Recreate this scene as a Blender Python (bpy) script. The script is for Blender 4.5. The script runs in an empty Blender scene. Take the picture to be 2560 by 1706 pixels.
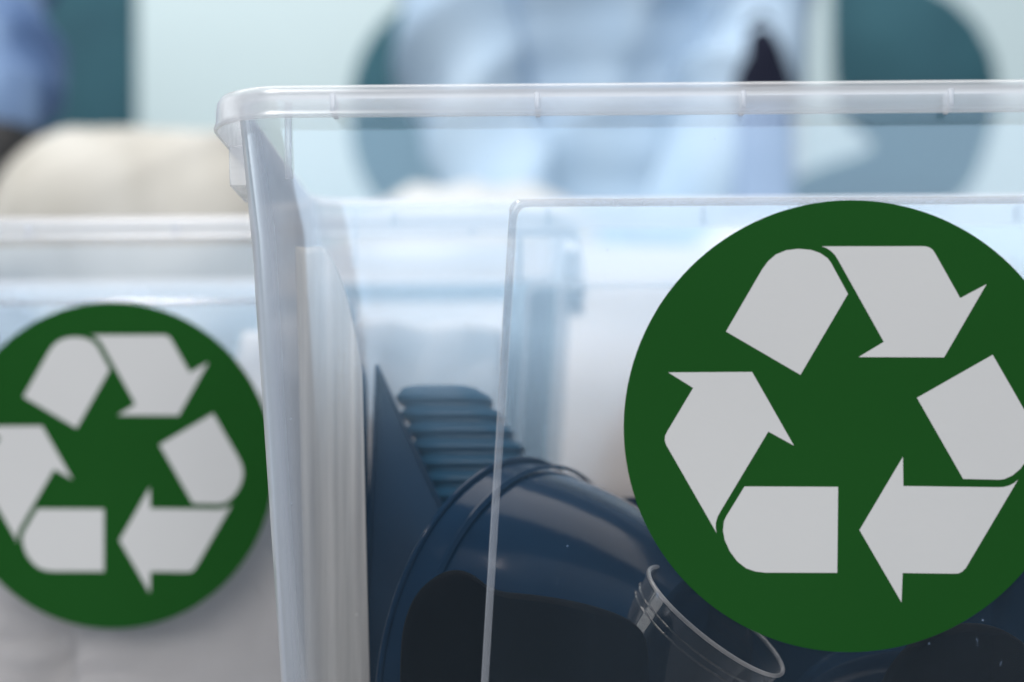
import bpy, bmesh, math, random
from mathutils import Vector, Matrix, noise
R = math.radians
random.seed(7)
S = bpy.context.scene
COL = S.collection

# ---------------------------------------------------------------- camera
FPX = 70 / 36 * 2560            # focal length in photograph pixels
CZ, HY = 0.14, 1420             # camera height over the floor, horizon row
cd = bpy.data.cameras.new('camera'); cam = bpy.data.objects.new('camera', cd); COL.objects.link(cam)
cam.location = (0, 0, CZ); cam.rotation_euler = (R(90), 0, 0)
cd.lens = 70; cd.sensor_width = 36; cd.shift_y = (HY - 853) / 2560
cd.clip_start = .02; cd.clip_end = 60
cd.dof.use_dof = True; cd.dof.focus_distance = .735; cd.dof.aperture_fstop = 4.6
S.camera = cam
# ---------------------------------------------------------------- light
w = bpy.data.worlds.new('World'); S.world = w; w.use_nodes = True
bg = w.node_tree.nodes['Background']; bg.inputs[0].default_value = (.62, .80, 1, 1); bg.inputs[1].default_value = .24
def area(name, loc, target, sx, sy, power, col):
    l = bpy.data.lights.new(name, 'AREA'); l.shape = 'RECTANGLE'; l.size = sx; l.size_y = sy
    l.energy = power; l.color = col
    o = bpy.data.objects.new(name, l); COL.objects.link(o); o.location = loc
    o.rotation_euler = (Vector(target) - Vector(loc)).to_track_quat('-Z', 'Y').to_euler()
    return o
area('window_light', (-.4, -2.5, 1.60), (-.4, 0, 1.60), 3.6, 2.4, 109, (.985, .99, 1))
area('highlight_helper', (-.62, .0, 1.85), (.02, .78, .12), .20, .20, 15, (1, .97, .95))  # added source, aimed to put a small highlight on the tub
area('ceiling_light', (-.5, 1.9, 2.7), (-.2, 3.0, .6), 3.2, 1.8, 66, (1, .965, .93))
area('left_window_light', (-3.4, 1.9, 1.5), (0, 2.6, .6), 2.2, 2.0, 34, (.90, .96, 1))
S.view_settings.view_transform = 'Standard'; S.view_settings.look = 'None'
S.view_settings.exposure = 0; S.view_settings.gamma = 1

# ---------------------------------------------------------------- helpers
def at(px, py, d):
    s = d / FPX
    return Vector(((px - 1280) * s, d, CZ + (HY - py) * s))
def tag(o, label=None, cat=None, group=None, kind=None):
    if label: o['label'] = label
    if cat: o['category'] = cat
    if group: o['group'] = group
    if kind: o['kind'] = kind
    return o
def link(name, me, mat=None, parent=None, smooth=True):
    o = bpy.data.objects.new(name, me); COL.objects.link(o)
    if mat: me.materials.clear(); me.materials.append(mat)
    if smooth:
        me.shade_smooth()
        try: me.set_sharp_from_angle(angle=R(38))
        except Exception: pass
    if parent: o.parent = parent
    return o
def bm_obj(name, bm, mat, parent=None, smooth=True):
    bmesh.ops.recalc_face_normals(bm, faces=bm.faces)
    me = bpy.data.meshes.new(name); bm.to_mesh(me); bm.free()
    return link(name, me, mat, parent, smooth)
def empty(name, loc=(0, 0, 0), rz=0):
    o = bpy.data.objects.new(name, None); COL.objects.link(o); o.location = loc; o.rotation_euler = (0, 0, rz)
    o.empty_display_size = .05
    return o
def copy_tree(o, parent=None):
    c = o.copy(); COL.objects.link(c); c.parent = parent
    for ch in list(o.children): copy_tree(ch, c)
    return c
def box(bm, lo, hi, M=None, bev=0):
    b2 = bmesh.new(); bmesh.ops.create_cube(b2, size=1)
    lo, hi = Vector(lo), Vector(hi)
    for v in b2.verts: v.co = Vector([(lo[i] + hi[i]) / 2 + v.co[i] * (hi[i] - lo[i]) for i in range(3)])
    if bev: bmesh.ops.bevel(b2, geom=b2.edges[:], offset=bev, segments=2, affect='EDGES', profile=.5)
    merge(bm, b2, M)
def merge(bm, b2, M=None):
    if M is not None: bmesh.ops.transform(b2, matrix=M, verts=b2.verts)
    me = bpy.data.meshes.new('tmp'); b2.to_mesh(me); b2.free(); bm.from_mesh(me); bpy.data.meshes.remove(me)
def rr(hw, hd, r, n=8, cx=0, cy=0):
    r = min(r, hw * .999, hd * .999); pts = []
    for (sx, sy, a0) in ((1, 1, 0), (-1, 1, 90), (-1, -1, 180), (1, -1, 270)):
        for k in range(n + 1):
            a = R(a0 + 90 * k / n)
            pts.append((cx + sx * (hw - r) + r * math.cos(a), cy + sy * (hd - r) + r * math.sin(a)))
    return pts
def loft(bm, rings, closed=False, cap0=False, cap1=False):
    vs = [[bm.verts.new(p) for p in ring] for ring in rings]
    m = len(vs); n = len(vs[0])
    for i in range(m if closed else m - 1):
        a, b = vs[i], vs[(i + 1) % m]
        for j in range(n):
            k = (j + 1) % n
            bm.faces.new((a[j], a[k], b[k], b[j]))
    if cap0: bm.faces.new(vs[0][::-1])
    if cap1: bm.faces.new(vs[-1])
def frame(p, z, xh=(0, 0, 1)):
    z = Vector(z).normalized(); x = Vector(xh) - z * z.dot(Vector(xh))
    if x.length < 1e-4: x = Vector((1, 0, 0)) - z * z.x
    x.normalize(); y = z.cross(x)
    M = Matrix.Identity(4)
    for i in range(3): M[i][0], M[i][1], M[i][2], M[i][3] = x[i], y[i], z[i], p[i]
    return M
def lathe(bm, prof, M=None, n=64, closed=False):
    b2 = bmesh.new()
    loft(b2, [[(r * math.cos(2 * math.pi * k / n), r * math.sin(2 * math.pi * k / n), z) for k in range(n)] for r, z in prof], closed,
         cap0=not closed, cap1=not closed)
    merge(bm, b2, M)
def tube(bm, pts, r, n=8, closed=False):
    pts = [Vector(p) for p in pts]; rings = []; m = len(pts); up = None
    for i, p in enumerate(pts):
        d = (pts[(i + 1) % m] - pts[i - 1]) if closed or 0 < i < m - 1 else (pts[1] - pts[0] if i == 0 else pts[-1] - pts[-2])
        d.normalize()
        if up is None: up = Vector((0, 0, 1)) if abs(d.z) < .9 else Vector((1, 0, 0))
        x = (up - d * up.dot(d)).normalized(); up = x; y = d.cross(x)
        rings.append([p + (x * math.cos(2 * math.pi * k / n) + y * math.sin(2 * math.pi * k / n)) * r for k in range(n)])
    loft(bm, rings, closed, not closed, not closed)

# ---------------------------------------------------------------- materials
def new_mat(name):
    m = bpy.data.materials.new(name); m.use_nodes = True
    nt = m.node_tree; nt.nodes.clear(); out = nt.nodes.new('ShaderNodeOutputMaterial')
    return m, nt, out
def N(nt, t, **k):
    n = nt.nodes.new('ShaderNode' + t)
    for a, b in k.items(): setattr(n, a, b)
    return n
def noise_tex(nt, scale, detail=3, stretch=(1, 1, 1)):
    tc = N(nt, 'TexCoord'); mp = N(nt, 'Mapping'); mp.inputs['Scale'].default_value = stretch
    nz = N(nt, 'TexNoise'); nz.inputs['Scale'].default_value = scale; nz.inputs['Detail'].default_value = detail
    nt.links.new(tc.outputs['Object'], mp.inputs[0]); nt.links.new(mp.outputs[0], nz.inputs['Vector'])
    return nz.outputs['Fac']
def ramp(nt, fac, c0, c1, p0=.35, p1=.65):
    r = N(nt, 'ValToRGB'); r.color_ramp.elements[0].position = p0; r.color_ramp.elements[1].position = p1
    r.color_ramp.elements[0].color = (*c0, 1); r.color_ramp.elements[1].color = (*c1, 1)
    nt.links.new(fac, r.inputs[0]); return r.outputs[0]
def solid(name, c0, c1=None, rough=.6, scale=8, bump=0, bscale=60, stretch=(1, 1, 1), transl=0, spec=.5, coat=0):
    m, nt, out = new_mat(name)
    p = N(nt, 'BsdfPrincipled'); p.inputs['Roughness'].default_value = rough
    p.inputs['Specular IOR Level'].default_value = spec; p.inputs['Coat Weight'].default_value = coat
    col = ramp(nt, noise_tex(nt, scale, 4, stretch), c0, c1 or c0)
    nt.links.new(col, p.inputs['Base Color'])
    if bump:
        b = N(nt, 'Bump'); b.inputs['Strength'].default_value = bump; b.inputs['Distance'].default_value = .002
        nt.links.new(noise_tex(nt, bscale, 4, stretch), b.inputs['Height']); nt.links.new(b.outputs[0], p.inputs['Normal'])
    sh = p.outputs[0]
    if transl:
        t = N(nt, 'BsdfTranslucent'); nt.links.new(col, t.inputs[0])
        mx = N(nt, 'MixShader'); mx.inputs[0].default_value = transl
        nt.links.new(sh, mx.inputs[1]); nt.links.new(t.outputs[0], mx.inputs[2]); sh = mx.outputs[0]
    nt.links.new(sh, out.inputs[0]); return m
def clear_plastic(name, scatter=.03, edge=.25, gloss=.20, boost=1.0, tint=(.97, .98, .99), sc=(.86, .88, .93), streak=(30, 30, 1.2), ior=1.49, bump=.15, gtint=(1, 1, 1), blue=None):
    """clear polypropylene: see-through, a little scatter that grows with the path length through the wall, glossy skin"""
    m, nt, out = new_mat(name); L = nt.links.new
    tr = N(nt, 'BsdfTransparent'); tr.inputs[0].default_value = (*tint, 1)
    df = N(nt, 'BsdfDiffuse'); tl = N(nt, 'BsdfTranslucent')
    ms = N(nt, 'MixShader'); ms.inputs[0].default_value = .6; L(df.outputs[0], ms.inputs[1]); L(tl.outputs[0], ms.inputs[2])
    lw = N(nt, 'LayerWeight'); lw.inputs[0].default_value = .5
    pw = N(nt, 'Math', operation='POWER'); L(lw.outputs['Facing'], pw.inputs[0]); pw.inputs[1].default_value = 2.2
    # short light paths through the wall scatter blue, long ones along it scatter white
    fa = N(nt, 'Math', operation='POWER', use_clamp=True); L(lw.outputs['Facing'], fa.inputs[0]); fa.inputs[1].default_value = .55
    cm_ = N(nt, 'Mix', data_type='RGBA'); L(fa.outputs[0], cm_.inputs[0]); cm_.inputs[6].default_value = (*(blue or sc), 1); cm_.inputs[7].default_value = (*sc, 1)
    L(cm_.outputs[2], df.inputs[0]); L(cm_.outputs[2], tl.inputs[0])
    ma = N(nt, 'Math', operation='MULTIPLY_ADD'); L(pw.outputs[0], ma.inputs[0]); ma.inputs[1].default_value = edge; ma.inputs[2].default_value = scatter
    nz = noise_tex(nt, 1.0, 4, tuple(x * 1.0 for x in streak))
    mr = N(nt, 'MapRange'); L(nz, mr.inputs[0]); mr.inputs[1].default_value = .3; mr.inputs[2].default_value = .7; mr.inputs[3].default_value = .55; mr.inputs[4].default_value = 1.45
    mm = N(nt, 'Math', operation='MULTIPLY'); L(ma.outputs[0], mm.inputs[0]); L(mr.outputs[0], mm.inputs[1]); mm.use_clamp = True
    # fine dust specks and short scratches
    tc = N(nt, 'TexCoord'); vo = N(nt, 'TexVoronoi'); vo.inputs['Scale'].default_value = 210; L(tc.outputs['Object'], vo.inputs['Vector'])
    c1 = N(nt, 'Math', operation='LESS_THAN'); L(vo.outputs['Distance'], c1.inputs[0]); c1.inputs[1].default_value = .085
    sx_ = N(nt, 'SeparateColor'); L(vo.outputs['Color'], sx_.inputs[0]); c2 = N(nt, 'Math', operation='GREATER_THAN'); L(sx_.outputs[0], c2.inputs[0]); c2.inputs[1].default_value = .988
    c3 = N(nt, 'Math', operation='MULTIPLY'); L(c1.outputs[0], c3.inputs[0]); L(c2.outputs[0], c3.inputs[1])
    sn = noise_tex(nt, 9, 6, (40, 3, 14)); c4 = N(nt, 'MapRange'); L(sn, c4.inputs[0]); c4.inputs[1].default_value = .74; c4.inputs[2].default_value = .80; c4.inputs[3].default_value = 0; c4.inputs[4].default_value = .12
    c5 = N(nt, 'Math', operation='MULTIPLY_ADD'); L(c3.outputs[0], c5.inputs[0]); c5.inputs[1].default_value = .25; L(c4.outputs[0], c5.inputs[2])
    c6 = N(nt, 'Math', operation='ADD', use_clamp=True); L(mm.outputs[0], c6.inputs[0]); L(c5.outputs[0], c6.inputs[1]); mm = c6
    m1 = N(nt, 'MixShader'); L(mm.outputs[0], m1.inputs[0]); L(tr.outputs[0], m1.inputs[1]); L(ms.outputs[0], m1.inputs[2])
    bp = N(nt, 'Bump'); bp.inputs['Strength'].default_value = bump; bp.inputs['Distance'].default_value = .001
    L(noise_tex(nt, 14, 2, (1, 1, .5)), bp.inputs['Height'])
    gl = N(nt, 'BsdfGlossy', distribution='BECKMANN'); gm = N(nt, 'Mix', data_type='RGBA'); L(fa.outputs[0], gm.inputs[0]); gm.inputs[6].default_value = (*gtint, 1); gm.inputs[7].default_value = (1, 1, 1, 1); L(gm.outputs[2], gl.inputs[0]); gl.inputs['Roughness'].default_value = gloss; L(bp.outputs[0], gl.inputs['Normal'])
    fr = N(nt, 'Fresnel'); fr.inputs[0].default_value = ior; L(bp.outputs[0], fr.inputs['Normal'])
    fb = N(nt, 'Math', operation='MULTIPLY'); L(fr.outputs[0], fb.inputs[0]); fb.inputs[1].default_value = boost
    fm = N(nt, 'Math', operation='MINIMUM'); L(fb.outputs[0], fm.inputs[0]); fm.inputs[1].default_value = .30; fb = fm
    # the fresnel of a back face would be total reflection: use the outside value on both faces
    m2 = N(nt, 'MixShader'); L(fb.outputs[0], m2.inputs[0]); L(m1.outputs[0], m2.inputs[1]); L(gl.outputs[0], m2.inputs[2])
    ge = N(nt, 'NewGeometry'); m3 = N(nt, 'MixShader'); L(ge.outputs['Backfacing'], m3.inputs[0]); L(m2.outputs[0], m3.inputs[1]); L(m1.outputs[0], m3.inputs[2])
    L(m3.outputs[0], out.inputs[0]); return m

M_BIN = clear_plastic('bin_plastic', .003, 2.0, .16, 2.15, gtint=(.48, .74, 1), blue=(.5, .7, 1), tint=(.968, .952, .940), sc=(.93, .92, .92))
M_PANEL = clear_plastic('bin_panel_plastic', .003, .8, .16, .9, gtint=(.54, .77, 1), blue=(.5, .7, 1), tint=(.994, .99, .987), sc=(.93, .92, .92))
M_EDGE = clear_plastic('bin_edge_plastic', .22, .30, .10, 1.8)  # whiter scatter stands in for light piped into the panel edges
M_RIM = clear_plastic('bin_rim_plastic', .34, .30, .28, 1.0, sc=(.92, .91, .92), streak=(2, 60, 60))
M_RIB = clear_plastic('bin_rib_plastic', .30, .35, .25, 1.0)
M_FILM = clear_plastic('frosted_film', .55, .30, .30, .7, sc=(.92, .91, .89), streak=(120, 10, 5))
M_CUP = clear_plastic('clear_cup_plastic', .008, .20, .06, 1.3, streak=(40, 40, 40), bump=.5)
M_BLACK = solid('black_glossy_plastic', (.005, .021, .050), (.007, .027, .062), .13, 25, .05, 90, spec=.11)
M_BLUE = solid('slate_blue_plastic', (.018, .085, .160), (.028, .105, .195), .25, 25, .08, 120, spec=.2, transl=.25)
M_SHADE = solid('shade_patch_black', (.0025, .0025, .0027), (.004, .004, .004), .6, 25, .1, 60, spec=.02)
M_BLACK2 = solid('dark_satin_plastic', (.006, .032, .075), (.009, .040, .090), .3, 25, .08, 120, spec=.06, transl=.15)
M_GREEN = solid('sticker_green', (.017, .122, .020), (.020, .134, .023), .6, 6, .03, 300, transl=.45, spec=.06)
M_WHITE = solid('sticker_white', (.68, .68, .68), (.72, .72, .717), .6, 6, .03, 300, transl=.2, spec=.1)
M_PAPER = solid('white_paper', (.84, .84, .85), (.90, .90, .90), .8, 5, .25, 40, transl=.30, spec=.2)
M_BACKING = solid('pale_backing_film', (.49, .47, .46), (.59, .57, .55), .7, 5, .2, 40, spec=.2)
M_CREAM = solid('cream_paper', (.72, .70, .64), (.80, .78, .72), .8, 5, .1, 40, transl=.25, spec=.2)
M_WALL = solid('wall_paint', (.56, .685, .715), (.61, .735, .76), .85, 1.5, .1, 40)
M_FLOOR = solid('floor_vinyl', (.11, .11, .11), (.15, .148, .145), .95, 3, .1, 60, spec=.02)
M_TEAL = solid('teal_upholstery', (.020, .090, .122), (.027, .112, .146), .8, 10, .3, 200)
M_WMETAL = solid('white_painted_metal', (.70, .73, .74), (.76, .78, .79), .4, 5)
M_SHIRT = solid('light_blue_shirt_cotton', (.38, .52, .68), (.50, .63, .76), .85, 7, .5, 14, (1.5, 1.5, .5), spec=.2)
M_SHIRT2 = solid('blue_denim_shirt_cotton', (.08, .14, .28), (.26, .38, .58), .85, 7, .5, 14, (1.5, 1.5, .5), spec=.2)
M_TROUS = solid('beige_trouser_cotton', (.50, .475, .42), (.66, .64, .59), .9, 6, .5, 18, (2.0, 1, .6), spec=.2)
M_SKIN = solid('brown_skin', (.11, .055, .035), (.16, .08, .05), .55, 12, .1, 80)
M_SKIN2 = solid('light_brown_skin', (.30, .17, .12), (.36, .21, .15), .5, 12, .1, 80)
M_HAIR = solid('black_hair', (.01, .009, .008), (.02, .017, .015), .6, 60, .5, 120)
M_DARK = solid('black_rubber', (.008, .008, .009), (.014, .014, .015), .6, 30)
M_BAG = solid('blue_bag_cloth', (.20, .28, .46), (.26, .35, .54), .8, 12, .3, 90)
M_ARM_SHADE = solid('arm_shade_navy', (.008, .010, .022), (.014, .017, .034), .8, 12, .3, 90, spec=.1)
M_EYE = solid('eye_white', (.7, .7, .68), None, .2)

# ---------------------------------------------------------------- setting
bm = bmesh.new(); box(bm, (-7, -6, -.05), (7, 3.6, 0)); tag(bm_obj('floor', bm, M_FLOOR, smooth=False), 'pale beige floor under the bins and chairs', kind='structure')
bm = bmesh.new(); box(bm, (-7, 3.6, -.05), (7, 3.75, 3.2)); wall = tag(bm_obj('wall', bm, M_WALL, smooth=False), 'pale mint wall behind the chairs', kind='structure')
bm = bmesh.new(); box(bm, (-7, 3.585, .002), (7, 3.598, .09), bev=.003); bm_obj('baseboard', bm, M_WMETAL, wall)

# ---------------------------------------------------------------- recycling bin
BW, BD, ZT = .2208, .105, .3082      # half width, half depth at the top, height of the body
TX, TY, CR = .066, .022, .030        # side taper, front taper, corner radius
def half(z, o=0):
    return BW - TX * (ZT - z) + o, BD - TY * (ZT - z) + o
def ring(z, o=0, n=10):
    hw, hd = half(z, o)
    return [(x, y, z) for x, y in rr(hw, hd, max(.020, .020 + (CR - .020) * min(1, (ZT - z) / .03)) + o - .004 * (ZT - z) / ZT, n)]
def front_y(z): return -half(z)[1]

A_PTS = [(625, 741), (800, 440), (828, 402), (865, 370), (915, 350), (975, 343), (1035, 349), (1080, 365), (1115, 390), (1130, 410), (1213, 562), (985, 952)]
B_PTS = [(1085, 332), (1580, 334), (1603, 340), (1620, 352), (1634, 374), (1752, 585), (1878, 518), (1676, 870), (1265, 867), (1386, 794), (1165, 398), (1150, 374), (1130, 354), (1108, 340)]
SC = (2129, 1047); SCIRC = (2124, 1064); SK = .714 / FPX
def sticker_poly(pts, k):
    out = []
    for zx, zy in pts:
        x = (1500 + .5101 * zx - SC[0]); y = -(450 + .5101 * zy - SC[1])
        a = -R(120 * k); out.append(((x * math.cos(a) - y * math.sin(a)) + SC[0] - SCIRC[0], (x * math.sin(a) + y * math.cos(a)) + SCIRC[1] - SC[1]))
    return [(x * SK, y * SK) for x, y in out]
def slab(pts, t0, t1):
    b2 = bmesh.new()
    loft(b2, [[(x, t0, z) for x, z in pts], [(x, t1, z) for x, z in pts]], cap0=True, cap1=True)
    b2.normal_update(); bmesh.ops.triangulate(b2, faces=[f for f in b2.faces if len(f.verts) > 4])
    return b2

def make_bin():
    root = empty('recycling_bin')
    bm = bmesh.new()
    zs = [0.006, .02, .06, .10, .14, .18, .22, .26, ZT]
    rings = [[(x * .975, y * .96, 0) for x, y, z in ring(0)], [(x * .99, y * .985, .0015) for x, y, z in ring(0)]] + [ring(z) for z in zs]
    inner = [ring(z, -.0021) for z in zs[::-1]] + [[(x * .985, y * .97, .0025) for x, y, z in ring(.0025, -.0021)]]
    vs = rings + inner
    loft(bm, vs, cap0=True, cap1=True)
    bm_obj('body', bm, M_BIN, root)
    # flange with a rounded outer shoulder and hanging skirt
    prof = [(-.0021, .3090), (-.0005, .3096), (.0065, .3096), (.0092, .3088), (.0108, .3070), (.0114, .3045), (.0116, .3000), (.0126, .2982), (.0122, .2972),
            (.0106, .2972), (.0098, .2990), (.0094, .3050), (.0080, .3072), (.0060, .3078), (-.0021, .3070)]
    bm = bmesh.new()
    hw, hd = BW, BD
    loft(bm, [[(x, y, z + .0014) for x, y in rr(hw + o * .66, hd + o, .018 + o * .8, 12)] for o, z in prof], closed=True)
    bm_obj('rim', bm, M_RIM, root)
    # stiffening ribs between skirt and wall
    for sy in (-1, 1):
        for x in (-.1825 , -.1105, -.0385, .0335, .1055, .1775):
            bm = bmesh.new(); y0, y1 = hd + .0002, hd + .0122
            box(bm, (x - .0009, sy * y0 if sy > 0 else -y1, .3002), (x + .0009, sy * y1 if sy > 0 else -y0, .3068), bev=.0004)
            bm_obj('rib', bm, M_RIB, root)
        for x in (-.1998, .1998):
            bm = bmesh.new()
            yo = sy * (hd + .0005)
            tube(bm, [(x, yo, .3066), (x, yo - sy * .0002, .297), (x, yo - sy * .0003, .283), (x, yo - sy * .0016, .2795)], .0013, 10)
            bm_obj('long_rib', bm, M_RIB, root)
    # lid-lock lugs hanging from the side flanges
    for sx in (-1, 1):
        for y in (-.052, .052):
            bm = bmesh.new(); b2 = bmesh.new()
            x0, x1 = BW + .0002 , BW + .0070
            P = [(x1, .2990), (x1 - .0004, .2840), (x1 - .0008, .2835), (x0 - .0012, .2835), (x0 , .2990)]
            loft(b2, [[(sx * px, y - .017, z) for px, z in P], [(sx * px, y + .017, z) for px, z in P]], cap0=True, cap1=True)
            bmesh.ops.bevel(b2, geom=b2.edges[:], offset=.0006, segments=1, affect='EDGES')
            merge(bm, b2); bm_obj('lock_lug', bm, M_RIM, root)
    # raised front and back panel, a step with a bevelled edge
    for sy in (-1, 1):
        z1, z0 = .2715, .03
        bm = bmesh.new()
        def outl(ins, off):
            pts = []
            xt, xb, r = .1208 - ins, .1350 - ins, .0042
            xtop = .1185 - ins
            cor = [(xt, z1 - ins), (-xt, z1 - ins), (-xb, z0 + ins), (xb, z0 + ins)]
            for i, (cx, cz) in enumerate(cor):
                a0 = i * 90
                ccx = cx - r * (1 if i in (0, 3) else -1); ccz = cz - r * (1 if i in (0, 1) else -1)
                for k in range(6):
                    a = R(a0 + 18 * k); x = ccx + r * math.cos(a); z = ccz + r * math.sin(a)
                    pts.append((x, sy * (half(z)[1] + off), z))
            return pts
        loft(bm, [outl(.0028, .0002), outl(.0028, .0009)], cap0=True, cap1=True)
        pn = bm_obj('front_panel' if sy < 0 else 'back_panel', bm, M_PANEL, root)
        bm = bmesh.new()
        loft(bm, [outl(.0027, .0002), outl(0, .0002), outl(.0001, .0008), outl(.0008, .0016), outl(.0015, .0018), outl(.0019, .0015), outl(.0023, .0010), outl(.0027, .0008)], closed=True)
        bm_obj('panel_edge', bm, M_EDGE, pn)
    # sticker
    tilt = math.atan(TY)
    sx0, sz0 = 0.0, .1900
    st_bm = slab([(.0800 * math.cos(2 * math.pi * k / 128), .0800 * math.sin(2 * math.pi * k / 128)) for k in range(128)], -.0001, .0)
    st = bm_obj('sticker', st_bm, M_GREEN, root, smooth=False)
    st.location = (sx0, front_y(sz0) - .0022, sz0); st.rotation_euler = (tilt, 0, 0)
    st['label'] = 'round green sticker with a white recycling symbol'
    for k in range(3):
        for nm, P in (('arrow_tail', A_PTS), ('arrow_head', B_PTS)):
            bm_obj(nm, slab(sticker_poly(P, k), -.0002, -.00012), M_WHITE, st, smooth=False)
    return root
bin1 = make_bin()
def place_bin(o, px, d, yaw):
    # the middle of the sticker lies under pixel column px, at distance d
    c = at(px, SCIRC[1], d); n = Vector((math.sin(yaw), -math.cos(yaw), 0)); k = half(.1935)[1] + .002
    o.location = (c.x - n.x * k, c.y - n.y * k, 0); o.rotation_euler = (0, 0, yaw)
place_bin(bin1, 2124, .706, -R(2.0))
tag(bin1, 'clear plastic bin in front holding black plastic waste, its green sticker in focus', 'bin', 'clear plastic recycling bins')
bin2 = copy_tree(bin1)
place_bin(bin2, 280, .975, -R(3.2))
tag(bin2, 'clear plastic bin at the left holding crumpled white paper, its sticker blurred', 'bin', 'clear plastic recycling bins')

# ---------------------------------------------------------------- waste in the front bin
def vessel(name, mouth, base, rm, rb, mat, parent=None, bulge=.04, lip=.0028, th=.0013, n=72, foot=True):
    """thin walled tub of revolution from its mouth centre to its base centre"""
    mouth, base = Vector(mouth), Vector(base); h = (base - mouth).length
    prof = []
    K = 14
    for i in range(K + 1):
        t = i / K; r = rm + (rb - rm) * t + bulge * rm * math.sin(math.pi * t)
        prof.append((r, h * t))
    prof += [(rb - .004, h + .0018), (rb - .009, h + .0010), (.0005, h + .0006)]
    inner = [(max(r - th, .0004), z - (th if z >= h - 1e-6 else 0)) for r, z in prof][::-1]
    bm = bmesh.new(); M = frame(mouth, base - mouth)
    lathe(bm, prof + inner, M, n, closed=True)
    o = bm_obj(name, bm, mat)
    b2 = bmesh.new(); pts = [(rm * math.cos(2 * math.pi * k / n) * 1.01, rm * math.sin(2 * math.pi * k / n) * 1.01, 0) for k in range(n)]
    tube(b2, [M @ Vector(p) for p in pts], lip, 8, True)
    bm_obj('lip', b2, M_RIM if mat is M_CUP else mat, o)
    return o
tub = vessel('plastic_tub', (-.006, .840, .106), (.070, .790, .088), .0800, .0530, M_BLACK, bulge=.06, lip=.0013)
bm = bmesh.new(); Mf = frame((-.006, .840, .106), (.076, -.050, -.018))
lathe(bm, [(.0795, .012), (.0808, .0126), (.0808, .0138), (.0795, .0152)], Mf, 72, closed=True)
bm_obj('stacking_ring', bm, M_BLACK, tub)
tag(tub, 'large black glossy tub lying on its side at the middle of the front bin', 'tub')
tub2 = vessel('plastic_tub', (.172, .83, .045), (.150, .765, .050), .068, .058, M_BLACK)
tag(tub2, 'black round tub low at the right under the sticker in the front bin', 'tub')

# black shapes standing for shadow and dark reflection over the tubs' lower halves
def shade_patch(DP, d0, label):
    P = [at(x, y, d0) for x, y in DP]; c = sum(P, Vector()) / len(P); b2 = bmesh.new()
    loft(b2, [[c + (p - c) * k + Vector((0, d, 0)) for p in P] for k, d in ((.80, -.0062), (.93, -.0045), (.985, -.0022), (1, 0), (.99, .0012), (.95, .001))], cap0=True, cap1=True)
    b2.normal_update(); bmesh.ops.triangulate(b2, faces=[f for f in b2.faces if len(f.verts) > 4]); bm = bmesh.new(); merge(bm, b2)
    tag(bm_obj('shade_patch', bm, M_SHADE), label, 'shade_patch')
def smooth_loop(P, n=2):
    for _ in range(n):
        Q = []
        for i, p in enumerate(P):
            q = P[(i + 1) % len(P)]; Q += [(p[0] * .75 + q[0] * .25, p[1] * .75 + q[1] * .25), (p[0] * .25 + q[0] * .75, p[1] * .25 + q[1] * .75)]
        P = Q
    return P
shade_patch(smooth_loop([(1000, 1800), (1000, 1640), (1008, 1560), (1035, 1490), (1080, 1445), (1130, 1422), (1180, 1432), (1232, 1478), (1330, 1486), (1430, 1501), (1520, 1525), (1580, 1552), (1615, 1590), (1622, 1650), (1622, 1800)]), .7275,
     'matt black humped shape for the shadow and dark reflection low on the large glossy tub')
shade_patch(smooth_loop([(2170, 1800), (2200, 1700), (2260, 1615), (2340, 1568), (2430, 1554), (2510, 1572), (2590, 1630), (2640, 1720), (2650, 1800)]), .732,
     'matt black round shape for the shade in the bottom right corner below the sharp sticker')

def tray(name, corner, e1, e2, depth, mat, rim=.006, r=.012, taper=.008):
    """open rectangular tray: corner of its rim, two edge vectors, depth to the far side"""
    c, e1, e2 = Vector(corner), Vector(e1), Vector(e2)
    l1 = e1.length; x = e1.normalized(); y = (e2 - x * e2.dot(x)); l2 = y.length; y.normalize(); z = x.cross(y)
    M = Matrix.Identity(4)
    o = c + x * l1 / 2 + y * l2 / 2
    for i in range(3): M[i][0], M[i][1], M[i][2], M[i][3] = x[i], y[i], z[i], o[i]
    def rg(ins, zz): return [(px, py, zz) for px, py in rr(l1 / 2 - ins, l2 / 2 - ins, max(r - ins * .5, .003), 7)]
    bm = bmesh.new(); b2 = bmesh.new(); t = .0011; D = depth
    loft(b2, [rg(0, -.002), rg(0, 0), rg(.0008, .0009), rg(rim - .001, .0009), rg(rim, 0), rg(rim + taper * .7, -abs(D) * .8 if 0 else D * .8), rg(rim + taper + .003, D),
              rg(rim + taper + .003, D + math.copysign(t, D)), rg(rim + taper * .7 - t, D * .8), rg(rim - t, -.0006 + math.copysign(.001, D)), rg(.001, -.0004), rg(.001, -.002)][:12], cap0=False, cap1=False)
    b2.faces.ensure_lookup_table()
    merge(bm, b2, M)
    # tray bottom
    b3 = bmesh.new(); P = rg(rim + taper + .003, 0)
    loft(b3, [[(a, b, D) for a, b, _ in P], [(a, b, D + math.copysign(t, D)) for a, b, _ in P]], cap0=True, cap1=True); merge(bm, b3, M)
    return bm_obj(name, bm, mat)
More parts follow.
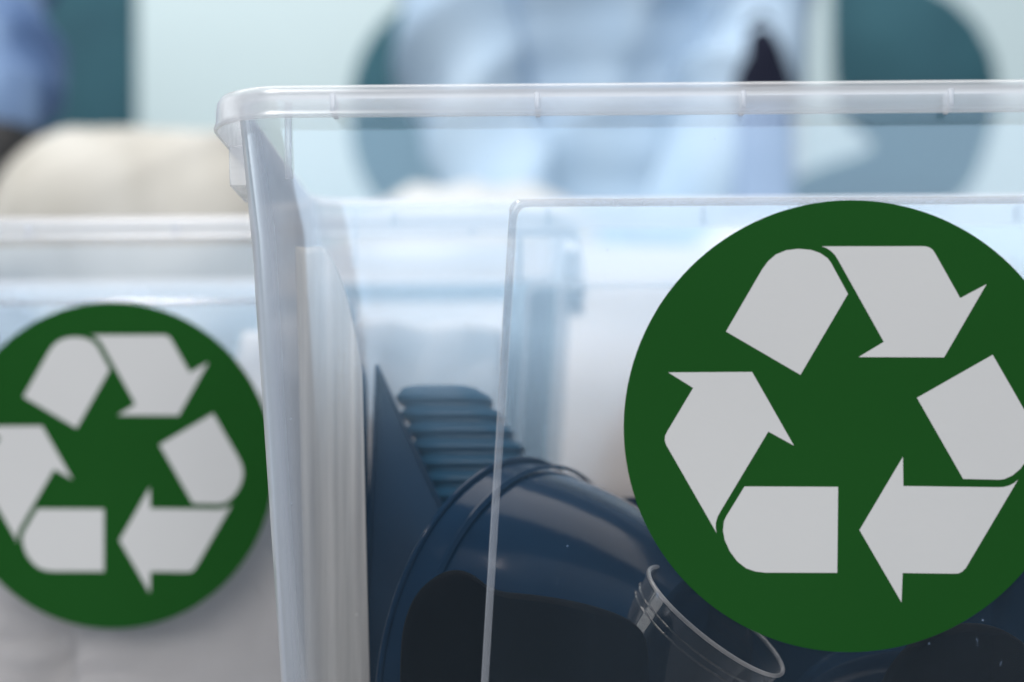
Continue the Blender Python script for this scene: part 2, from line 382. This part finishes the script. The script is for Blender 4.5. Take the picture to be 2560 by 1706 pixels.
def wedge(name, pts, d0, d1, mat):
    """three sided pack whose front face leans; pts are corners of its face, d0 and d1 its distance at the top and low down"""
    P = [at(x, y, d0 + (d1 - d0) * (y - 912) / 800) for x, y in pts]
    c = sum(P, Vector()) / len(P); n = (P[1] - P[0]).cross(P[-1] - P[0]).normalized()
    if n.y > 0: n = -n
    def rg(k, off): return [c + (p - c) * k + n * off for p in P]
    b2 = bmesh.new()
    loft(b2, [rg(.80, -.030), rg(.955, -.0012), rg(1.0, -.001), rg(1.004, .0002), rg(1.0, .0012), rg(.955, .0012), rg(.945, -.0005), rg(.93, -.0035)], cap0=True, cap1=True)
    b2.normal_update(); bmesh.ops.triangulate(b2, faces=[f for f in b2.faces if len(f.verts) > 4])
    bm = bmesh.new(); merge(bm, b2)
    return bm_obj(name, bm, mat)
t1 = wedge('wedge_pack', [(938, 920), (941, 912), (947, 914), (1020, 1075), (1100, 1250), (1240, 1560), (1220, 1660), (1180, 1710), (925, 1740), (905, 1725), (903, 1690), (922, 1300)], .858, .838, M_BLACK2)
tag(t1, 'dark pointed wedge pack standing on edge at the left inside the front bin', 'pack')
t2 = tray('food_tray', at(1385, 1248, .868), (.212, -.004, .0045), (-.004, .012, -.140), .026, M_BLACK2, rim=.005)
tag(t2, 'wide black food tray upright at the back of the front bin behind the sticker', 'tray')
t3 = tray('food_tray', at(868, 905, .892), (.010, -.028, -.002), (.008, -.004, -.150), -.010, M_BLACK2, rim=.003, taper=.003)
tag(t3, 'narrow dark tray on its end beside the left corner wall of the front bin', 'tray')

# ribbed container behind the tray
rc = empty('ribbed_container', at(1130, 1500, .875))
Lc = Matrix.Translation(-rc.location)
def rc_ring(t, g):                # t 0 top .. 1 bottom
    cx = -.0315 + .030 * t; z = .2175 - .062 * t; hw = .0185 + .011 * t + g
    return [Lc @ Vector((cx + a, .872 + b, z)) for a, b in rr(hw, .022 + g, .012 + g, 6)]
bm = bmesh.new()
loft(bm, [rc_ring(-.02, -.006), rc_ring(.0, -.0022), rc_ring(.02, -.001)] + [rc_ring(t / 10, -.001) for t in range(1, 11)] + [rc_ring(1.1, .002), rc_ring(1.5, .006), rc_ring(2.4, .004), rc_ring(2.9, 0)], cap0=True, cap1=True)
bm_obj('body', bm, M_BLUE, rc)
for k in range(8):
    t0 = .03 + k * .112; bm = bmesh.new()
    loft(bm, [rc_ring(t0, -.0008), rc_ring(t0 + .008, .0006), rc_ring(t0 + .02, .0013), rc_ring(t0 + .055, .0014), rc_ring(t0 + .068, .0007), rc_ring(t0 + .076, -.0008)], cap0=True, cap1=True)
    bm_obj('rib', bm, M_BLUE, rc)
tag(rc, 'dark ribbed plastic container with raised horizontal ribs behind the leaning tray', 'container')

# clear cup
cm, ax = at(1790, 1552, .757), Vector((.58, -.27, .77)).normalized()
cup = vessel('clear_cup', cm, cm - ax * .082, .0315, .0215, M_CUP, lip=.0008, th=.0006, bulge=.03)
tag(cup, 'small clear plastic cup tilted beneath the lower left edge of the sharp sticker', 'cup')
bm = bmesh.new(); Mc = frame(cm, -ax)
for zz, rr_ in ((.006, .0312), (.009, .0309), (.055, .0262)):
    lathe(bm, [(rr_, zz), (rr_ + .0006, zz + .0004), (rr_, zz + .0009)], Mc, 64, closed=True)
bm_obj('band', bm, M_CUP, cup)

# ---------------------------------------------------------------- paper in the second bin
def sheet(name, origin, ux, uy, nu, nv, amp, seed, curl=0, mat=None):
    ux, uy = Vector(ux), Vector(uy); n = ux.cross(uy).normalized(); o = Vector(origin)
    bm = bmesh.new(); vs = {}
    for i in range(nu + 1):
        for j in range(nv + 1):
            u, v = i / nu, j / nv
            p = o + ux * u + uy * v
            q = Vector((u * 3.1 + seed, v * 3.3, seed * 1.7))
            d = noise.noise(q) * amp * 1.4 + (abs(noise.noise(q * 2.3)) - .25) * amp + abs(noise.noise(q * 5.1)) * amp * .35
            e = noise.noise_vector(q * 1.2) * amp * .8
            vs[i, j] = bm.verts.new(p + n * (d + curl * (v - .5) ** 2) + e)
    for i in range(nu):
        for j in range(nv): bm.faces.new((vs[i, j], vs[i + 1, j], vs[i + 1, j + 1], vs[i, j + 1]))
    ob = bm_obj(name, bm, mat or M_PAPER)
    md = ob.modifiers.new('thickness', 'SOLIDIFY'); md.thickness = .0003
    return ob
tag(sheet('paper_sheet', (-.345, 1.015, .03), (.150, .012, .010), (.01, .0, .130), 44, 40, .006, 1.3), 'crumpled white sheet at the lower left of the blurred bin', 'paper')
tag(sheet('paper_sheet', (-.225, 1.008, .02), (.200, -.010, .0), (.010, .005, .165), 50, 44, .006, 5.1), 'crumpled white sheet standing highest at the right inside the blurred bin', 'paper')
tag(sheet('paper_sheet', (-.375, 1.055, .02), (.225, -.010, .0), (.010, .02, .150), 50, 44, .008, 9.4), 'broad white sheet spread behind the other paper in the blurred bin', 'paper')
tag(sheet('paper_sheet', (-.150, 1.040, .02), (.145, -.010, .0), (.004, .02, .245), 40, 60, .010, 14.4), 'tall white sheet in the blurred bin, seen through the left wall of the front bin', 'paper')
# frosted sheet added for the milky haze in the front bin's left corner
bm = bmesh.new(); vs = {}
for i in range(17):
    for j in range(81):
        u, v = i / 16, j / 80
        zt = .268 - .050 * max(0, (u - .35) / .65) ** 2.2
        fold = .0022 * math.sin(u * 9 + .6 * math.sin(v * 3)) + .0015 * noise.noise(Vector((u * 3, v * 2, 5)))
        vs[i, j] = bm.verts.new((-.0800 - .0062 * v * (zt / .262) + .0255 * u * (1 - .0 * v), .790 + fold + .003 * v, .010 + (zt - .010) * v))
for i in range(16):
    for j in range(80): bm.faces.new((vs[i, j], vs[i + 1, j], vs[i + 1, j + 1], vs[i, j + 1]))
film = bm_obj('haze_film', bm, M_FILM); md = film.modifiers.new('thickness', 'SOLIDIFY'); md.thickness = .0002
tag(film, 'frosted sheet with a rounded top, added for the milky haze in the left corner of the front bin', 'film')
# pale crumpled backing added behind the front bin to whiten the view through it
bm = bmesh.new(); rings = []
K = 72
for j in range(44):
    t = j / 43; z = .003 + .372 * t
    hw, hd = .275 - .012 * t, .12 * (1 - .55 * max(0, t - .5) / .5) * (.85 + .3 * math.sin(math.pi * min(1, t * 1.2)))
    ring_ = []
    for k in range(K):
        a = 2 * math.pi * k / K; c_, s_ = math.cos(a), math.sin(a)
        x = hw * math.copysign(abs(c_) ** .55, c_); y = hd * math.copysign(abs(s_) ** .7, s_)
        q = Vector((x * 5 + 3, y * 5, z * 5)); d = noise.noise(q) * .035 + (.5 - abs(noise.noise(q * 2.1))) * .020 + noise.noise(q * 5) * .004
        zz = z + (noise.noise(Vector((x * 9, y * 9, 4))) * .022 * t)
        ring_.append((x * (1 + d * .9), y + s_ * d, zz))
    rings.append(ring_)
loft(bm, rings, cap0=True, cap1=True)
backing_sack = bm_obj('backing_sack', bm, M_BACKING); backing_sack.location = (.115, 1.50, 0)
tag(backing_sack, 'large white backing added behind the front bin, seen as a pale blur through it', 'backing_sack')

# ---------------------------------------------------------------- people
def capsule(bm, p0, r0, p1, r1, n=14):
    p0, p1 = Vector(p0), Vector(p1); M = frame(p0, p1 - p0); h = (p1 - p0).length
    prof = [(r0 * math.cos(a), r0 * math.sin(a)) for a in [R(x) for x in (-88, -60, -30, 0)]] + [(r1 * math.cos(a), h + r1 * math.sin(a)) for a in [R(x) for x in (0, 30, 60, 88)]]
    lathe(bm, prof, M, n)
def ellipsoid(bm, c, r):
    b2 = bmesh.new(); bmesh.ops.create_uvsphere(b2, u_segments=20, v_segments=12, radius=1)
    merge(bm, b2, Matrix.Translation(c) @ Matrix.Diagonal((r[0], r[1], r[2], 1)))
def fuse(name, bm, voxel, mat, parent=None, smooth=6, fold=0, fscale=(10, 10, 10), seed=0, fmask=None):
    me = bpy.data.meshes.new(name); bmesh.ops.recalc_face_normals(bm, faces=bm.faces); bm.to_mesh(me); bm.free()
    t = bpy.data.objects.new('tmp', me); COL.objects.link(t)
    md = t.modifiers.new('r', 'REMESH'); md.mode = 'VOXEL'; md.voxel_size = voxel
    if smooth: ms = t.modifiers.new('s', 'SMOOTH'); ms.iterations = smooth; ms.factor = .6
    dg = bpy.context.evaluated_depsgraph_get(); dg.update()
    out = bpy.data.meshes.new_from_object(t.evaluated_get(dg))
    bpy.data.objects.remove(t); bpy.data.meshes.remove(me); out.name = name
    if fold:
        ns = [v.normal.copy() for v in out.vertices]
        for v, nn in zip(out.vertices, ns):
            a_ = v.co.x * .55 - v.co.z * .83; b_ = v.co.x * .83 + v.co.z * .55
            q = Vector((a_ * fscale[0] + seed, v.co.y * fscale[1], b_ * fscale[2]))
            v.co += nn * (1 - 2.6 * abs(noise.noise(q))) * fold
    return link(name, out, mat, parent)
def hand(bm, wrist, d, nrm, side, sc=1.0):
    """palm, four bent fingers of unequal length and a thumb from the side of the palm"""
    w_, d, nrm = Vector(wrist), Vector(d).normalized(), Vector(nrm)
    nrm = (nrm - d * nrm.dot(d)).normalized(); s = d.cross(nrm) * side
    for k, o in enumerate((-.027, -.009, .009, .027)):
        kn = w_ + d * .082 * sc + s * o * sc
        capsule(bm, w_ + s * o * .6 * sc + d * .01, .014 * sc, kn, .0115 * sc, 10)
        L = (.036, .043, .040, .030)[k] * sc
        p1 = kn + (d * .86 - nrm * .5).normalized() * L
        p2 = p1 + (d * .35 - nrm * .94).normalized() * L * .72
        p3 = p2 + (-d * .25 - nrm * .97).normalized() * L * .5
        capsule(bm, kn, .0098 * sc, p1, .0088 * sc, 8); capsule(bm, p1, .0088 * sc, p2, .0080 * sc, 8); capsule(bm, p2, .0080 * sc, p3, .0070 * sc, 8)
    b = w_ + d * .022 * sc - s * .022 * sc
    t1_ = b + (d * .55 - s * .75 - nrm * .3).normalized() * .042 * sc; t2_ = t1_ + (d * .85 - s * .1 - nrm * .4).normalized() * .032 * sc
    capsule(bm, b, .014 * sc, t1_, .0105 * sc, 8); capsule(bm, t1_, .0105 * sc, t2_, .0085 * sc, 8)

def person(cfg, name='person'):
    J = {k: Vector(v) for k, v in cfg['J'].items()}
    sk, shirt, trous = cfg['skin'], cfg['shirt'], cfg['trousers']
    lean = (J['neck'] - J['pelvis'])
    def torso(bm, g):
        P = J['pelvis']; C1 = P + lean * .33; C2 = P + lean * .72
        for i in range(9):
            t = i / 8; c = P.lerp(J['neck'], t * .93)
            w_ = [.165, .16, .15, .148, .155, .168, .178, .165, .10][i] + g; dd = [.12, .125, .125, .12, .12, .12, .115, .10, .07][i] + g
            ellipsoid(bm, c, (w_, dd, .075 + g))
        for s in ('L', 'R'): capsule(bm, J['neck'] - lean * .10, .055 + g, J['sh' + s], .062 + g)
    bm = bmesh.new(); torso(bm, -.012)
    capsule(bm, J['neck'] - lean * .05, .055, J['head'] + Vector((0, .01, -.05)), .055)
    H = J['head']; ellipsoid(bm, H, (.076, .095, .112)); ellipsoid(bm, H + Vector((0, -.03, -.055)), (.055, .06, .055))
    capsule(bm, H + Vector((0, -.088, .012)), .008, H + Vector((0, -.108, -.022)), .013, 8)
    for s in (-1, 1):
        ellipsoid(bm, H + Vector((s * .078, .01, -.008)), (.009, .018, .030))
        ellipsoid(bm, H + Vector((s * .032, -.083, .022)), (.022, .012, .008))
    capsule(bm, H + Vector((-.02, -.090, -.058)), .0075, H + Vector((.02, -.090, -.058)), .0075, 8)
    for s in ('L', 'R'):
        capsule(bm, J['sh' + s], .045, J['el' + s], .036); capsule(bm, J['el' + s], .037, J['wr' + s], .025)
        hand(bm, J['wr' + s], cfg['hd' + s], cfg['hn' + s], 1 if s == 'L' else -1)
        capsule(bm, J['hip' + s], .075, J['kn' + s], .052); capsule(bm, J['kn' + s], .052, J['an' + s], .036)
        capsule(bm, J['an' + s], .036, J['an' + s] + Vector((0, -.13, -.035)), .026)
    body = fuse(name, bm, .0055, sk, smooth=3)
    # shirt with long sleeves
    bm = bmesh.new(); torso(bm, .012)
    for s in ('L', 'R'):
        capsule(bm, J['sh' + s], .066, J['el' + s], .056); capsule(bm, J['el' + s], .057, J['wr' + s].lerp(J['el' + s], .14), .038)
    fuse('shirt', bm, .009, shirt, body, 3, .026, (9, 6, 3.5), cfg['seed'])
    bm = bmesh.new()
    ellipsoid(bm, J['pelvis'] + Vector((0, .0, -.03)), (.175, .14, .10))
    for s in ('L', 'R'):
        k_, rk = J['kn' + s], cfg.get('rk', .092)
        capsule(bm, J['hip' + s], .105, k_, rk); [ellipsoid(bm, k_ + Vector((dx, 0, .0)), (rk * .95, rk * .95, rk * .97)) for dx in (-.038, 0, .052)]
        capsule(bm, k_, rk * .92, J['an' + s] + Vector((0, 0, .05)), .068)
    fuse('trousers', bm, .009, trous, body, 3, .0095, (20, 5, 3), cfg['seed'] + 4)
    for s in ('L', 'R'):
        a = J['an' + s]; bm = bmesh.new()
        capsule(bm, a + Vector((0, .02, -.030)), .042, a + Vector((0, -.15, -.042)), .034); ellipsoid(bm, a + Vector((0, -.08, -.05)), (.045, .13, .022))
        fuse('shoe', bm, .008, cfg['shoe'], body, 4)
    bm = bmesh.new(); ellipsoid(bm, H + Vector((0, .02, .035)), (.086, .098, .095)); fuse('hair', bm, .012, M_HAIR, body, 2, .004, (40, 40, 40))
    for s in (-1, 1):
        bm = bmesh.new(); ellipsoid(bm, H + Vector((s * .032, -.082, .010)), (.012, .010, .008)); bm_obj('eye', bm, M_EYE, body)
    return body
p1 = person(dict(seed=2, skin=M_SKIN, shirt=M_SHIRT2, trousers=M_TROUS, shoe=M_WMETAL, rk=.096,
    J=dict(pelvis=(-.76, 2.24, .50), neck=(-.74, 2.10, 1.02), head=(-.73, 2.04, 1.22), shL=(-.60, 2.10, .96), shR=(-.92, 2.12, .96),
           elL=(-.520, 2.00, .74), wrL=(-.468, 1.79, .500), elR=(-1.02, 2.02, .72), wrR=(-.93, 1.80, .58),
           hipL=(-.66, 2.22, .48), hipR=(-.85, 2.22, .48), knL=(-.340, 1.80, .436), knR=(-1.0, 1.80, .445), anL=(-.34, 1.86, .095), anR=(-1.0, 1.86, .095)),
    hdL=(.10, -.35, -.9), hnL=(-.2, -.95, .3), hdR=(.1, -.7, -.7), hnR=(0, -.6, .8)))
tag(p1, 'person at the left edge in light blue shirt and beige trousers, hand by the knee', 'person')
bm = bmesh.new(); e, wv = Vector((-.520, 2.00, .74)), Vector((-.468, 1.79, .500)); c = e.lerp(wv, .93)
capsule(bm, c - (wv - e).normalized() * .030, .046, c + (wv - e).normalized() * .016, .038, 20); bm_obj('wristband', bm, M_DARK, p1)
p2 = person(dict(seed=11, skin=M_SKIN2, shirt=M_SHIRT, trousers=M_TROUS, shoe=M_WMETAL,
    J=dict(pelvis=(.10, 2.40, .50), neck=(.10, 2.26, 1.02), head=(.10, 2.20, 1.22), shL=(.275, 2.28, .96), shR=(-.075, 2.28, .96),
           elL=(.300, 2.22, .80), wrL=(.165, 2.17, .46), elR=(-.072, 2.22, .74), wrR=(.025, 2.20, .46),
           hipL=(.19, 2.36, .46), hipR=(.01, 2.36, .46), knL=(.33, 2.02, .395), knR=(-.045, 1.98, .425), anL=(.33, 2.04, .095), anR=(-.045, 2.02, .095)),
    hdL=(-.3, -.3, -.9), hnL=(0, -.9, .3), hdR=(.3, -.3, -.9), hnR=(0, -.9, .3)))
tag(p2, 'person in the middle in light blue shirt sitting with arms drawn in', 'person')

# ---------------------------------------------------------------- chairs
def chair(x, y, outline, label, seat_hw=.21, rz=0):
    """outline: backrest outline in (x, z) relative to the chair centre"""
    root = empty('chair', (x, y, 0), rz)
    def bend(px): return .22 * px * px * -1 + 0.0
    bm = bmesh.new()
    def ringo(ins, yy):
        cx = sum(p[0] for p in outline) / len(outline); cz = sum(p[1] for p in outline) / len(outline)
        return [(cx + (a - cx) * ins, yy, cz + (b - cz) * ins) for a, b in outline]
    b2 = bmesh.new(); loft(b2, [ringo(.93, -.018), ringo(.985, -.012), ringo(1, 0), ringo(.985, .012), ringo(.93, .018)], cap0=True, cap1=True)
    b2.normal_update(); bmesh.ops.triangulate(b2, faces=[f for f in b2.faces if len(f.verts) > 4]); merge(bm, b2)
    bm_obj('backrest', bm, M_TEAL, root)
    bm = bmesh.new(); b2 = bmesh.new()
    loft(b2, [[(a, b - .22, z) for a, b in rr(seat_hw - i, .20 - i, .06, 8)] for z, i in ((.405, .012), (.412, .002), (.43, 0), (.437, .004), (.44, .014))], cap0=True, cap1=True)
    merge(bm, b2); bm_obj('seat', bm, M_TEAL, root)
    for sx in (-1, 1):
        for yy, k in ((-.38, -.03), (-.05, .05)):
            bm = bmesh.new(); tube(bm, [(sx * (seat_hw - .03), yy, .404), (sx * (seat_hw - .01), yy + k, .005)], .011, 10); bm_obj('leg', bm, M_WMETAL, root)
        zb = min(p[1] for p in outline) + .05
        bm = bmesh.new(); tube(bm, [(sx * .06, -.06, .400), (sx * .06, .03, .41), (sx * .06, .031, .46), (sx * .06, .030, zb + .1)], .010, 10); bm_obj('back_post', bm, M_WMETAL, root)
    tag(root, label, 'chair', 'teal chairs in the background')
    return root
def superell(hw, z0, z1, n=40, e=2.6, cx=0):
    cz, hh = (z0 + z1) / 2, (z1 - z0) / 2; out = []
    for k in range(n):
        a = 2 * math.pi * k / n; c_, s_ = math.cos(a), math.sin(a)
        out.append((cx + hw * math.copysign(abs(c_) ** (2 / e), c_), cz + hh * math.copysign(abs(s_) ** (2 / e), s_)))
    return out
chair(.005, 2.66, superell(.222, .56, .93, e=2.3), 'teal chair behind the person in the middle, its rounded back edge showing')
chair(-.795, 2.95, superell(.240, .52, 1.10, e=9), 'teal chair behind the person at the left edge with a straight sided back')
RC = [(2080, -70), (2200, -62), (2300, -40), (2380, 5), (2440, 65), (2480, 140), (2495, 210), (2488, 290), (2465, 370), (2440, 440), (2400, 500), (2300, 525), (2100, 530), (1980, 515), (1950, 470), (2040, 432), (2120, 408), (2178, 385), (2180, 352), (2130, 315), (2090, 265), (2080, 150), (2078, 20)]
o3 = []
for px, py in RC:
    p = at(px, py, 2.78); o3.append((p.x - .46, p.z))
chair(.46, 2.78, o3, 'teal chair at the right, separated from the middle person by a strip of pale wall')

# ---------------------------------------------------------------- added shape for the shade under the middle person's arm
shade_bag = empty('shade_bag', (.270, 2.16, .452))
bm = bmesh.new(); b2 = bmesh.new()
loft(b2, [[(a, b, z) for a, b in rr(.034 - i, .045 - i, .024, 6)] for z, i in ((.0, .014), (.012, .004), (.06, 0), (.16, .001), (.205, .006))], cap0=True, cap1=True)
merge(bm, b2); bm_obj('pouch', bm, M_BAG, shade_bag)
bm = bmesh.new(); b2 = bmesh.new()
loft(b2, [[(a, b, z) for a, b in rr(.035 - i, .047 - i, .024, 6)] for z, i in ((.185, .004), (.188, 0), (.215, .004), (.250, .014), (.268, .024))], cap0=True, cap1=True)
merge(bm, b2); bm_obj('shade_top', bm, M_ARM_SHADE, shade_bag)
bm = bmesh.new(); tube(bm, [(-.012, 0, .255), (-.014, 0, .275), (0, 0, .288), (.014, 0, .275), (.012, 0, .255)], .004, 8); bm_obj('handle', bm, M_ARM_SHADE, shade_bag)
tag(shade_bag, 'added blue pouch, its dark navy top standing for the shade under the arm of the middle person', 'shade_bag')
